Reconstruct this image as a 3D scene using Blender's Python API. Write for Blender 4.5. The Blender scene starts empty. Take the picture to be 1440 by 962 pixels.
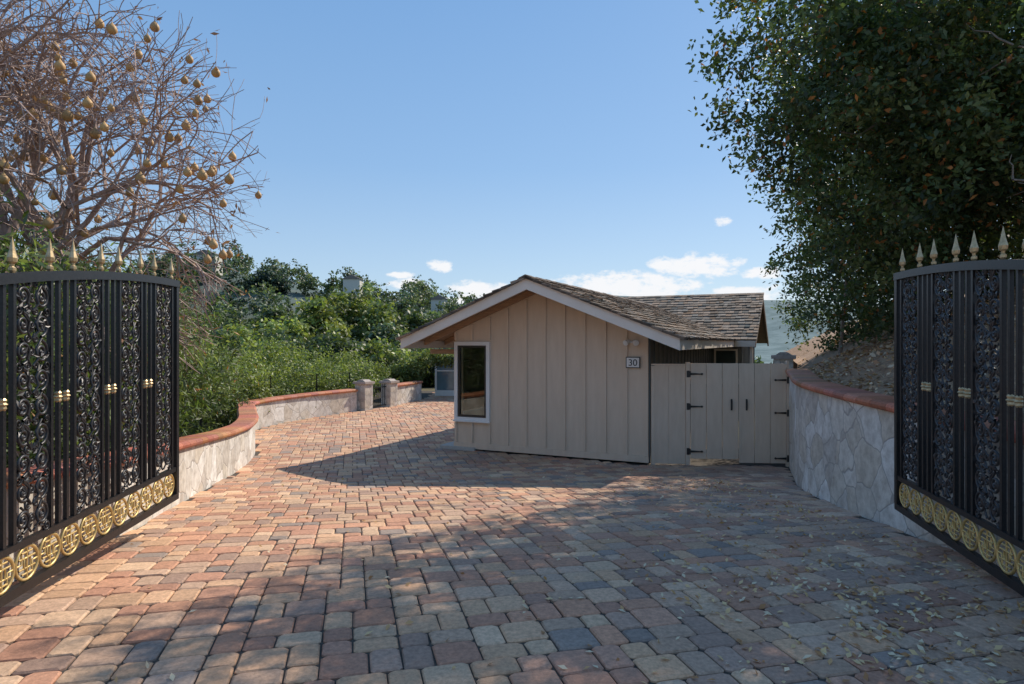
import bpy, math, random
import numpy as np
from mathutils import Vector, Quaternion, noise as mnoise
random.seed(7); R=np.random.default_rng(11)
sc=bpy.context.scene
EYE=1.55
def g(y): return np.interp(y,[-50,3,4,5,10.2,11.6,400],[0,0,-.02,-.10,-.57,-.65,-.65])

# ---------------- node helpers
def newmat(name):
    m=bpy.data.materials.new(name); m.use_nodes=True
    nt=m.node_tree; b=nt.nodes['Principled BSDF']
    return m,nt,b
def noisenode(nt,scale,detail=5,rough=.6,coord='Object',vec=None):
    n=nt.nodes.new('ShaderNodeTexNoise'); n.inputs['Scale'].default_value=scale
    n.inputs['Detail'].default_value=detail; n.inputs['Roughness'].default_value=rough
    if vec is None:
        tc=nt.nodes.new('ShaderNodeTexCoord'); vec=tc.outputs[coord]
    nt.links.new(vec,n.inputs['Vector']); return n
def ramp(nt,inp,stops):
    r=nt.nodes.new('ShaderNodeValToRGB'); nt.links.new(inp,r.inputs[0])
    e=r.color_ramp.elements
    e[0].position=stops[0][0]; e[0].color=(*stops[0][1],1)
    e[1].position=stops[-1][0]; e[1].color=(*stops[-1][1],1)
    for p,c in stops[1:-1]:
        x=e.new(p); x.color=(*c,1)
    return r
def mixc(nt,a,b,fac,mode='MIX'):
    m=nt.nodes.new('ShaderNodeMix'); m.data_type='RGBA'; m.blend_type=mode
    for s,v in ((0,fac),(6,a),(7,b)):
        if isinstance(v,(float,int)): m.inputs[s].default_value=v
        elif isinstance(v,tuple): m.inputs[s].default_value=(*v,1)
        else: nt.links.new(v,m.inputs[s])
    return m.outputs[2]
def bump(nt,b,h,strength=.3,dist=.01):
    n=nt.nodes.new('ShaderNodeBump'); n.inputs['Strength'].default_value=strength; n.inputs['Distance'].default_value=dist
    nt.links.new(h,n.inputs['Height']); nt.links.new(n.outputs[0],b.inputs['Normal'])
def simple(name,c1,c2,scale=6,rough=.7,bs=.2,bd=.004,metal=0,stretch=None):
    m,nt,b=newmat(name)
    vec=None
    if stretch:
        tc=nt.nodes.new('ShaderNodeTexCoord'); mp=nt.nodes.new('ShaderNodeMapping'); mp.inputs['Scale'].default_value=stretch
        nt.links.new(tc.outputs['Object'],mp.inputs[0]); vec=mp.outputs[0]
    n=noisenode(nt,scale,6,.65,vec=vec)
    r=ramp(nt,n.outputs[0],[(.3,c1),(.7,c2)])
    nt.links.new(r.outputs[0],b.inputs['Base Color'])
    b.inputs['Roughness'].default_value=rough; b.inputs['Metallic'].default_value=metal
    if bs: bump(nt,b,n.outputs[0],bs,bd)
    return m
def attrmat(name,rough=.85,nscale=30,lo=.75,hi=1.2,bs=.4,bd=.003,big=None):
    m,nt,b=newmat(name)
    a=nt.nodes.new('ShaderNodeAttribute'); a.attribute_name='Col'
    n=noisenode(nt,nscale,6,.7)
    r=ramp(nt,n.outputs[0],[(.3,(lo,)*3),(.7,(hi,)*3)])
    c=mixc(nt,a.outputs[0],r.outputs[0],1.0,'MULTIPLY')
    if big:
        n2=noisenode(nt,big[0],4,.6); r2=ramp(nt,n2.outputs[0],[(.35,big[1]),(.65,big[2])])
        c=mixc(nt,c,r2.outputs[0],1.0,'MULTIPLY')
    nt.links.new(c,b.inputs['Base Color']); b.inputs['Roughness'].default_value=rough
    if bs: bump(nt,b,n.outputs[0],bs,bd)
    return m
def leafmat(name,trans=.32,rough=.5):
    m,nt,b=newmat(name)
    a=nt.nodes.new('ShaderNodeAttribute'); a.attribute_name='Col'
    nt.links.new(a.outputs[0],b.inputs['Base Color']); b.inputs['Roughness'].default_value=rough
    t=nt.nodes.new('ShaderNodeBsdfTranslucent')
    c=mixc(nt,a.outputs[0],(1.6,1.6,.75),1.0,'MULTIPLY'); nt.links.new(c,t.inputs[0])
    mx=nt.nodes.new('ShaderNodeMixShader'); mx.inputs[0].default_value=trans
    nt.links.new(b.outputs[0],mx.inputs[1]); nt.links.new(t.outputs[0],mx.inputs[2])
    nt.links.new(mx.outputs[0],nt.nodes['Material Output'].inputs[0])
    return m
# ---------------- mesh helpers
def empty(name,loc=(0,0,0),rz=0):
    o=bpy.data.objects.new(name,None); o.location=loc; o.rotation_euler=(0,0,rz); sc.collection.objects.link(o); return o
def mobj(name,verts,faces,mat,parent=None,cols=None,smooth=False):
    me=bpy.data.meshes.new(name); me.from_pydata([tuple(map(float,v)) for v in verts],[],faces); 
    if cols is not None:
        at=me.color_attributes.new('Col','FLOAT_COLOR','POINT')
        c=np.ones((len(verts),4),dtype=np.float32); c[:,:3]=np.array(cols); at.data.foreach_set('color',c.ravel())
    if smooth: me.polygons.foreach_set('use_smooth',[True]*len(me.polygons))
    me.update()
    o=bpy.data.objects.new(name,me); 
    if mat: me.materials.append(mat)
    sc.collection.objects.link(o)
    if parent: o.parent=parent
    return o
def quads(name,V,mat,cols,parent=None):
    n=len(V); me=bpy.data.meshes.new(name)
    me.vertices.add(n*4); me.vertices.foreach_set('co',V.reshape(-1).astype(np.float32))
    me.loops.add(n*4); me.loops.foreach_set('vertex_index',np.arange(n*4,dtype=np.int32))
    me.polygons.add(n); me.polygons.foreach_set('loop_start',np.arange(0,n*4,4,dtype=np.int32))
    me.update(calc_edges=True)
    at=me.color_attributes.new('Col','FLOAT_COLOR','POINT')
    c=np.ones((n,4,4),dtype=np.float32); c[:,:,:3]=cols[:,None,:]; at.data.foreach_set('color',c.ravel())
    me.materials.append(mat)
    o=bpy.data.objects.new(name,me); sc.collection.objects.link(o)
    if parent: o.parent=parent
    return o
class MB:
    def __init__(s): s.v=[];s.f=[];s.c=[]
    def box(s,x0,x1,y0,y1,z0,z1,col=(1,1,1)):
        b=len(s.v)
        s.v+=[(x0,y0,z0),(x1,y0,z0),(x1,y1,z0),(x0,y1,z0),(x0,y0,z1),(x1,y0,z1),(x1,y1,z1),(x0,y1,z1)]
        s.f+=[tuple(b+i for i in q) for q in ((0,3,2,1),(4,5,6,7),(0,1,5,4),(1,2,6,5),(2,3,7,6),(3,0,4,7))]
        s.c+=[col]*8
    def prism(s,poly,y0,y1,axis='y',col=(1,1,1)):
        b=len(s.v); n=len(poly)
        for t in (y0,y1):
            for a,z in poly: s.v.append((a,t,z) if axis=='y' else (t,a,z))
        s.f.append(tuple(range(b,b+n))); s.f.append(tuple(range(b+2*n-1,b+n-1,-1)))
        for i in range(n):
            j=(i+1)%n; s.f.append((b+i,b+n+i,b+n+j,b+j))
        s.c+=[col]*(2*n)
    def tube(s,p,q,r0,r1,k=5,col=(1,1,1)):
        p=Vector(p);q=Vector(q);d=(q-p)
        if d.length<1e-6: return
        d.normalize(); a=d.orthogonal().normalized(); c=d.cross(a); b=len(s.v)
        for (o,r) in ((p,r0),(q,r1)):
            for i in range(k):
                t=2*math.pi*i/k; s.v.append(tuple(o+a*math.cos(t)*r+c*math.sin(t)*r))
        for i in range(k):
            j=(i+1)%k; s.f.append((b+i,b+j,b+k+j,b+k+i))
        s.c+=[col]*(2*k)
    def lathe(s,o,prof,k=8,col=(1,1,1),sq=1.0):
        b=len(s.v)
        for z,r in prof:
            for i in range(k):
                t=2*math.pi*i/k; s.v.append((o[0]+r*math.cos(t),o[1]+r*sq*math.sin(t),o[2]+z)); s.c.append(col)
        for m in range(len(prof)-1):
            for i in range(k):
                j=(i+1)%k; s.f.append((b+m*k+i,b+m*k+j,b+(m+1)*k+j,b+(m+1)*k+i))
        s.f.append(tuple(range(b+k-1,b-1,-1))); s.f.append(tuple(range(b+(len(prof)-1)*k,b+len(prof)*k)))
    def obj(s,name,mat,parent=None,smooth=False): return mobj(name,s.v,s.f,mat,parent,s.c,smooth)

# ---------------- camera
cam=bpy.data.cameras.new('camera'); co=bpy.data.objects.new('camera',cam); sc.collection.objects.link(co)
co.location=(0,0,EYE); co.rotation_euler=(math.radians(90),0,0); cam.lens=22.5; cam.sensor_width=36; cam.clip_end=8000; cam.clip_start=.05
sc.camera=co
sc.view_settings.view_transform='Standard'; sc.view_settings.look='None'; sc.view_settings.exposure=0

# ---------------- light
SAZ=math.radians(44); SEL=math.radians(42)
S=Vector((math.sin(SAZ)*math.cos(SEL),math.cos(SAZ)*math.cos(SEL),math.sin(SEL)))
sun=bpy.data.lights.new('sun','SUN'); sun.energy=5.0; sun.angle=math.radians(.5); sun.color=(1,.89,.74)
so=bpy.data.objects.new('sun',sun); so.rotation_euler=(-S).to_track_quat('-Z','Y').to_euler(); sc.collection.objects.link(so)
w=bpy.data.worlds.new('World'); sc.world=w; w.use_nodes=True; nt=w.node_tree
bg=nt.nodes['Background']; sky=nt.nodes.new('ShaderNodeTexSky'); sky.sky_type='NISHITA'; sky.sun_disc=False
sky.sun_elevation=SEL; sky.sun_rotation=SAZ; sky.air_density=1.0; sky.dust_density=.5; sky.ozone_density=2.0
bg.inputs[1].default_value=.15
tc=nt.nodes.new('ShaderNodeTexCoord'); sx=nt.nodes.new('ShaderNodeSeparateXYZ'); nt.links.new(tc.outputs['Generated'],sx.inputs[0])
def M(op,a,b=None,c=None,clamp=False):
    n=nt.nodes.new('ShaderNodeMath'); n.operation=op; n.use_clamp=clamp
    for i,v in enumerate((a,b,c)):
        if v is None: continue
        if isinstance(v,(int,float)): n.inputs[i].default_value=v
        else: nt.links.new(v,n.inputs[i])
    return n.outputs[0]
AZ=M('ARCTAN2',sx.outputs[0],sx.outputs[1]); EL=M('ARCSINE',sx.outputs[2])
CL=[(.175,.083,.115,.026),(.282,.113,.065,.018),(.232,.118,.024,.011),(-.053,.079,.048,.017),(-.112,.118,.021,.010),
    (-.162,.089,.030,.009),(-.173,.103,.020,.006),(.318,.178,.014,.008),(.345,.070,.060,.014),(-.09,.062,.06,.009),(.375,.100,.03,.010),
    (.9,.16,.12,.03),(-1.1,.14,.14,.03),(2.2,.2,.2,.05),(-2.3,.22,.25,.05)]
d=None
for a,e,ra,re in CL:
    x=M('DIVIDE',M('SUBTRACT',AZ,a),ra); y=M('DIVIDE',M('SUBTRACT',EL,e),re)
    q=M('SUBTRACT',1.0,M('ADD',M('MULTIPLY',x,x),M('MULTIPLY',y,y)))
    d=q if d is None else M('MAXIMUM',d,q)
d=M('MAXIMUM',d,-3.0)
cb=nt.nodes.new('ShaderNodeCombineXYZ'); nt.links.new(AZ,cb.inputs[0]); nt.links.new(M('MULTIPLY',EL,1.8),cb.inputs[1])
cn=nt.nodes.new('ShaderNodeTexNoise'); cn.inputs['Scale'].default_value=42; cn.inputs['Detail'].default_value=8; cn.inputs['Roughness'].default_value=.62
nt.links.new(cb.outputs[0],cn.inputs['Vector'])
dn=M('ADD',M('MULTIPLY_ADD',d,1.0,.15),M('MULTIPLY',M('SUBTRACT',cn.outputs[0],.5),3.6))
cm=nt.nodes.new('ShaderNodeMapRange'); cm.interpolation_type='SMOOTHSTEP'; nt.links.new(dn,cm.inputs[0]); cm.inputs[1].default_value=-.1; cm.inputs[2].default_value=.95
gr_=nt.nodes.new('ShaderNodeMapRange'); nt.links.new(EL,gr_.inputs[0]); gr_.inputs[1].default_value=0; gr_.inputs[2].default_value=1.2
rg=ramp(nt,gr_.outputs[0],[(0,(.70,.84,.98)),(.07,(.52,.73,.97)),(.22,(.32,.57,.93)),(.45,(.21,.46,.87)),(1,(.23,.45,.82))])
sc_=mixc(nt,rg.outputs[0],(5.6,5.6,5.6),1.0,'MULTIPLY')
c0=mixc(nt,sky.outputs[0],sc_,.76)
c1=mixc(nt,c0,(6.3,6.35,6.5),M('MULTIPLY',cm.outputs[0],.97))
nt.links.new(c1,bg.inputs[0])

# ---------------- paths
def catmull(P,step=.12):
    P=[np.array(p,float) for p in P]; P=[2*P[0]-P[1]]+P+[2*P[-1]-P[-2]]; out=[]
    for i in range(1,len(P)-2):
        n=max(2,int(np.linalg.norm(P[i+1]-P[i])/step))
        for k in range(n):
            t=k/n; p0,p1,p2,p3=P[i-1:i+3]
            out.append(.5*((2*p1)+(-p0+p2)*t+(2*p0-5*p1+4*p2-p3)*t*t+(-p0+3*p1-3*p2+p3)*t**3))
    out.append(P[-2]); return np.array(out)
LW=catmull([(-3.15,-2.5),(-3.25,1),(-3.33,4),(-3.47,5.7),(-3.82,7.25),(-4.4,9.8),(-5.0,12.4),(-5.9,14.6),(-6.45,16.2),(-5.95,18.3),(-4.95,20.4)])
RW=catmull([(4.87,11.25),(4.38,9.95),(3.93,8.7),(3.68,7.15),(3.58,5.9),(3.45,4),(3.35,1),(3.3,-2.5)])

# ---------------- pavers
m_pav=attrmat('paver_concrete',.82,38,.66,1.24,.6,.004,big=(.45,(.86,.83,.82),(1.12,1.08,1.03)))
m_bed=simple('joint_sand',(.035,.03,.026),(.09,.075,.06),40,.95)
poly=[tuple(p) for p in LW]+[(-3.4,24.3),(-3.4,28),(4,28),(4,20),(3.2,14),(2.2,11.4)]+[tuple(p) for p in RW]
poly=np.array(poly)
def inside(x,y,P=poly):
    c=False; n=len(P); j=n-1
    for i in range(n):
        xi,yi=P[i];xj,yj=P[j]
        if (yi>y)!=(yj>y) and x<(xj-xi)*(y-yi)/(yj-yi)+xi: c=not c
        j=i
    return c
HL=np.array((-1.173,13.2)); HU=np.array((.9065,-.4222)); HV=np.array((.4222,.9065))
def houseloc(x,y):
    d=np.array((x,y))-HL; return d@HU,d@HV
mb=MB(); U=.078; ang=math.radians(14); ca,sa=math.cos(ang),math.sin(ang)
pal=[((.56,.30,.19),3),((.62,.39,.24),3.4),((.50,.265,.175),2.6),((.42,.28,.21),2.0),((.66,.455,.30),1.8),((.33,.265,.225),.8),((.54,.365,.255),2.4)]
pc=[p for p,_ in pal]; pw=np.array([q for _,q in pal]); pw/=pw.sum()
def paver(x0,y0,w,h):
    cx,cy=x0+w/2,y0+h/2
    wx,wy=cx*ca-cy*sa, cx*sa+cy*ca+10
    if not inside(wx,wy): return
    hu,hv=houseloc(wx,wy)
    if -.02<hu<4.0 and hv>.0: return
    col=np.array(pc[R.choice(len(pc),p=pw)])*R.uniform(.84,1.12)
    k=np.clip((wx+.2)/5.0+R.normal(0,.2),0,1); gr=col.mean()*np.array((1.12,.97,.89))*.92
    col=col*(1-k*.55)+gr*k*.55  # greyer towards the right: shade of that side put into paver colour
    dz=R.normal(0,.0018); tx,ty=R.normal(0,.008,2)
    b=len(mb.v)
    for (ins,zz,cc) in ((.0045,-.03,.014),(.0045,-.008,.017),(.013,.0,.022)):
        hw,hh=w/2-ins,h/2-ins
        for (px,py) in ((-hw+cc,-hh),(hw-cc,-hh),(hw,-hh+cc),(hw,hh-cc),(hw-cc,hh),(-hw+cc,hh),(-hw,hh-cc),(-hw,-hh+cc)):
            px+=R.normal(0,.0014); py+=R.normal(0,.0014)
            X=cx+px;Y=cy+py; gx,gy=X*ca-Y*sa,X*sa+Y*ca+10
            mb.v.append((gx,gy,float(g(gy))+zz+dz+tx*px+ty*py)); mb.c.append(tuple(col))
    for r in (0,1):
        for i in range(8):
            j=(i+1)%8; mb.f.append((b+r*8+i,b+r*8+j,b+r*8+8+j,b+r*8+8+i))
    mb.f.append(tuple(range(b+16,b+24)))
H5=5*U
for row in range(-45,50):
    off=random.choice([0,1,2,3,4])*U
    for colk in range(-32,33):
        x=colk*H5+off; y=row*H5; v=random.randrange(4)
        L=[(0,0,3,3),(3,0,2,3),(0,3,3,2),(3,3,2,2)] if random.random()<.6 else [(0,0,3,2),(3,0,2,2),(0,2,2,3),(2,2,3,3)]
        for (a,b_,ww,hh) in L:
            if v&1: a=5-a-ww
            if v&2: b_=5-b_-hh
            X=x+a*U;Y=y+b_*U
            wy=X*sa+Y*ca+10; wx=X*ca-Y*sa
            if wy<-2.5 or wy>28.3 or abs(wx)>7: continue
            paver(X,Y,ww*U,hh*U)
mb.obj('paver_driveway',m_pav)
ys=np.linspace(-3,29,90); v=[];f=[]
for i,y in enumerate(ys):
    v+=[(-7,y,g(y)-.014),(5.2,y,g(y)-.014)]
    if i: b=2*i; f.append((b-2,b-1,b+1,b))
mobj('joint_sand_bed',v,f,m_bed)

# ---------------- terrain sheet
def sm(t): t=np.clip(t,0,1); return t*t*(3-2*t)
def terr(x,y):
    z=g(y)-.05
    z=z-5*sm((-x-7.2)/25)-9*sm((y-30)/70)-3*sm((x-12)/30)
    n=np.sin(x*.021+1.3)*np.cos(y*.017)+.5*np.sin(x*.05+y*.031)
    z=z+(43+3*n)*np.exp(-((x+120)/145)**2-((y-270)/85)**2)
    z=z+(118+14*np.sin(x*.004+.6)+6*np.sin(x*.011))*np.exp(-((y-1650)/420)**2)
    z=z+45*np.exp(-((x-330)/150)**2-((y-700)/180)**2)
    r=np.sqrt(x*x+y*y); z=z+n*1.2*sm((r-40)/60)
    return z
t=np.linspace(-1,1,171); ax=np.sign(t)*(np.abs(t)**3.2)*4000+t*30
X,Y=np.meshgrid(ax,ax+6); Z=terr(X,Y)
nn=len(ax); vv=np.stack([X,Y,Z],-1).reshape(-1,3)
ff=[(j*nn+i,j*nn+i+1,(j+1)*nn+i+1,(j+1)*nn+i) for j in range(nn-1) for i in range(nn-1)]
m,nt2,b=newmat('terrain_soil_grass_haze')
n=noisenode(nt2,.35,8,.65); r=ramp(nt2,n.outputs[0],[(.35,(.05,.07,.025)),(.5,(.10,.09,.045)),(.68,(.16,.12,.07))])
n2=noisenode(nt2,.03,9,.75); r2=ramp(nt2,n2.outputs[0],[(.42,(.05,.11,.12)),(.58,(.12,.19,.20))])  # bluish tones paint aerial haze into the far terrain colour
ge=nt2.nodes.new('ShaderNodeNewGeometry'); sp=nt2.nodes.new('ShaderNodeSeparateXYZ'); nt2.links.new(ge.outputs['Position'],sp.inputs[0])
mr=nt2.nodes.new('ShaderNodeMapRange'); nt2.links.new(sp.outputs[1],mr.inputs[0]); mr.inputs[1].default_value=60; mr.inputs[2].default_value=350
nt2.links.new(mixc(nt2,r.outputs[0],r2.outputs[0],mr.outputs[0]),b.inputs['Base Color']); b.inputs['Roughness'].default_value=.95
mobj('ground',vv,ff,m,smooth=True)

# ---------------- stone walls
m,nt3,b=newmat('flagstone')
tc3=nt3.nodes.new('ShaderNodeTexCoord'); dn3=noisenode(nt3,2.2,3,.5)
vm=nt3.nodes.new('ShaderNodeVectorMath'); vm.operation='MULTIPLY_ADD'; nt3.links.new(dn3.outputs['Color'],vm.inputs[0]); vm.inputs[1].default_value=(.22,.22,.22); nt3.links.new(tc3.outputs['Object'],vm.inputs[2])
vc=nt3.nodes.new('ShaderNodeTexVoronoi'); vc.inputs['Scale'].default_value=2.8; nt3.links.new(vm.outputs[0],vc.inputs['Vector'])
ve=nt3.nodes.new('ShaderNodeTexVoronoi'); ve.feature='DISTANCE_TO_EDGE'; ve.inputs['Scale'].default_value=2.8; nt3.links.new(vm.outputs[0],ve.inputs['Vector'])
r=ramp(nt3,vc.outputs['Color'],[(.15,(.52,.48,.43)),(.4,(.72,.70,.66)),(.6,(.60,.55,.47)),(.85,(.80,.79,.76))])
ns=noisenode(nt3,7,8,.7); rs=ramp(nt3,ns.outputs[0],[(.3,(.62,.59,.56)),(.6,(1.05,1.05,1.05))])
cc=mixc(nt3,r.outputs[0],rs.outputs[0],1.0,'MULTIPLY')
em=ramp(nt3,ve.outputs['Distance'],[(.008,(0,0,0)),(.024,(1,1,1))])
cf=mixc(nt3,(.38,.35,.32),cc,em.outputs[0])
nt3.links.new(cf,b.inputs['Base Color']); b.inputs['Roughness'].default_value=.85
eh=ramp(nt3,ve.outputs['Distance'],[(.0,(0,0,0)),(.04,(1,1,1))])
ad=mixc(nt3,eh.outputs[0],ns.outputs[0],.4); bump(nt3,b,ad,.4,.015)
m_flag=m
m_cap=attrmat('terracotta_cap',.7,25,.7,1.2,.4,.004)
def wall(name,path,side,topf,botf,th=.28,cap=True):
    P=np.array(path); T=np.gradient(P,axis=0); T/=np.linalg.norm(T,axis=1)[:,None]
    Nn=np.stack([-T[:,1],T[:,0]],1)*side
    root=empty(name); v=[];f=[]; n=len(P)
    for i in range(n):
        a=P[i]; c=P[i]+Nn[i]*th; zt=topf(a[0],a[1]); zb=botf(a[0],a[1])
        for p,z in ((a,zb),(a,(zb+zt)/2),(a,zt),(c,zt),(c,zb)): v.append((p[0],p[1],z))
        if i:
            b0=(i-1)*5;b1=i*5
            for k in range(4): f.append((b0+k,b0+k+1,b1+k+1,b1+k))
    f.append((0,1,2,3,4)); f.append(tuple(5*(n-1)+k for k in (4,3,2,1,0)))
    mobj('stone_body',v,f,m_flag,root)
    if cap:
        mbk=MB(); s=np.concatenate([[0],np.cumsum(np.linalg.norm(np.diff(P,axis=0),axis=1))])
        L=.30; k=0
        prof=[(-.035,.0),(-.06,.02),(-.066,.045),(-.055,.07),(-.025,.085),(th*.5,.088),(th+.025,.085),(th+.06,.05),(th+.035,0)]
        while k*L<s[-1]-.02:
            s0=k*L+.004; s1=min((k+1)*L-.004,s[-1]); 
            col=np.array((.46,.17,.10))*R.uniform(.78,1.2)+R.normal(0,.015,3); col=np.clip(col,.03,1)
            ss=np.linspace(s0,s1,4); b0=len(mbk.v)
            for q in ss:
                px=np.interp(q,s,P[:,0]);py=np.interp(q,s,P[:,1]); nx=np.interp(q,s,Nn[:,0]);ny=np.interp(q,s,Nn[:,1])
                zt=topf(px,py)+.002
                for a,z in prof: mbk.v.append((px+nx*a,py+ny*a,zt+z)); mbk.c.append(tuple(col))
            m_=len(prof)
            for i in range(3):
                for j in range(m_):
                    jj=(j+1)%m_; mbk.f.append((b0+i*m_+j,b0+i*m_+jj,b0+(i+1)*m_+jj,b0+(i+1)*m_+j))
            mbk.f.append(tuple(b0+j for j in range(m_))); mbk.f.append(tuple(b0+3*m_+j for j in range(m_-1,-1,-1)))
            k+=1
        mbk.obj('brick_cap',m_cap,root)
    return root
wall('stone_wall',LW,1,lambda x,y:float(g(y))+.62,lambda x,y:float(g(y))-.5)
wall('stone_wall',RW,1,lambda x,y:.87+.02*(y-5),lambda x,y:float(g(y))-.3)
wall('stone_wall',catmull([(-4.1,22.3),(-3.75,23.3),(-3.45,24.4)]),1,lambda x,y:-.02,lambda x,y:-1.0)
def pillar(x,y,z0,z1,w=.4):
    r=empty('stone_pillar',(x,y,0),math.radians(-25)); a=MB(); a.box(-w/2,w/2,-w/2,w/2,z0,z1); a.obj('shaft',m_flag,r)
    a=MB(); a.box(-w/2-.05,w/2+.05,-w/2-.05,w/2+.05,z1+.002,z1+.07,(.42,.36,.32)); a.prism([(-w/2+.02,z1+.072),(w/2-.02,z1+.072),(w/5,z1+.13),(-w/5,z1+.13)],-w/2+.03,w/2-.03,col=(.4,.34,.3)); a.obj('capstone',m_cap,r)
pillar(-4.8,20.75,-.8,.2); pillar(-4.22,22.0,-.8,.15); pillar(5.35,12.6,-.7,1.22,.34)

m_iron=simple('black_iron',(.012,.012,.013),(.03,.03,.032),60,.38,.3,.001)
m_iron.node_tree.nodes['Principled BSDF'].inputs['Metallic'].default_value=.3
m_cast=simple('cast_iron_scroll',(.025,.025,.027),(.065,.065,.07),40,.4,.3,.001,metal=.35)
m_gold=simple('brass',(.50,.35,.12),(.74,.54,.24),25,.42,.2,.001,metal=.5)
m_bronze=simple('bronze_finial',(.34,.25,.13),(.62,.48,.28),30,.42,.2,.001,metal=.5)
r=empty('iron_garden_gate',(-4.68,20.95,0),math.atan2(.95,.42)); a=MB()
for i in range(10): a.box(.1+i*.11,.115+i*.11,-.01,.01,-.6,.1+.05*math.sin(i/9*math.pi))
a.box(.08,1.12,-.015,.015,-.6,-.57); a.box(.08,1.12,-.015,.015,.02,.05); a.obj('bars',m_iron,r)

wf=empty('wire_fence'); a=MB(); fp=[(-7.0,14.4),(-7.35,16.2),(-6.9,18.3),(-6.1,20.0),(-5.4,21.3)]
fz=[.62,.60,.58,.56,.55]
for (x,y),z in zip(fp,fz): a.tube((x,y,-1.2),(x,y,z),.022,.022,6)
for i in range(len(fp)-1):
    for k in range(9):
        dz=k*.13; a.tube((*fp[i],fz[i]-.04-dz),(*fp[i+1],fz[i+1]-.04-dz),.004,.004,3)
    for k in range(1,14):
        t=k/14; x=fp[i][0]*(1-t)+fp[i+1][0]*t; y=fp[i][1]*(1-t)+fp[i+1][1]*t; z=fz[i]*(1-t)+fz[i+1]*t; a.tube((x,y,z-1.1),(x,y,z-.04),.003,.003,3)
a.obj('posts_and_wires',m_iron,wf)

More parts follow.
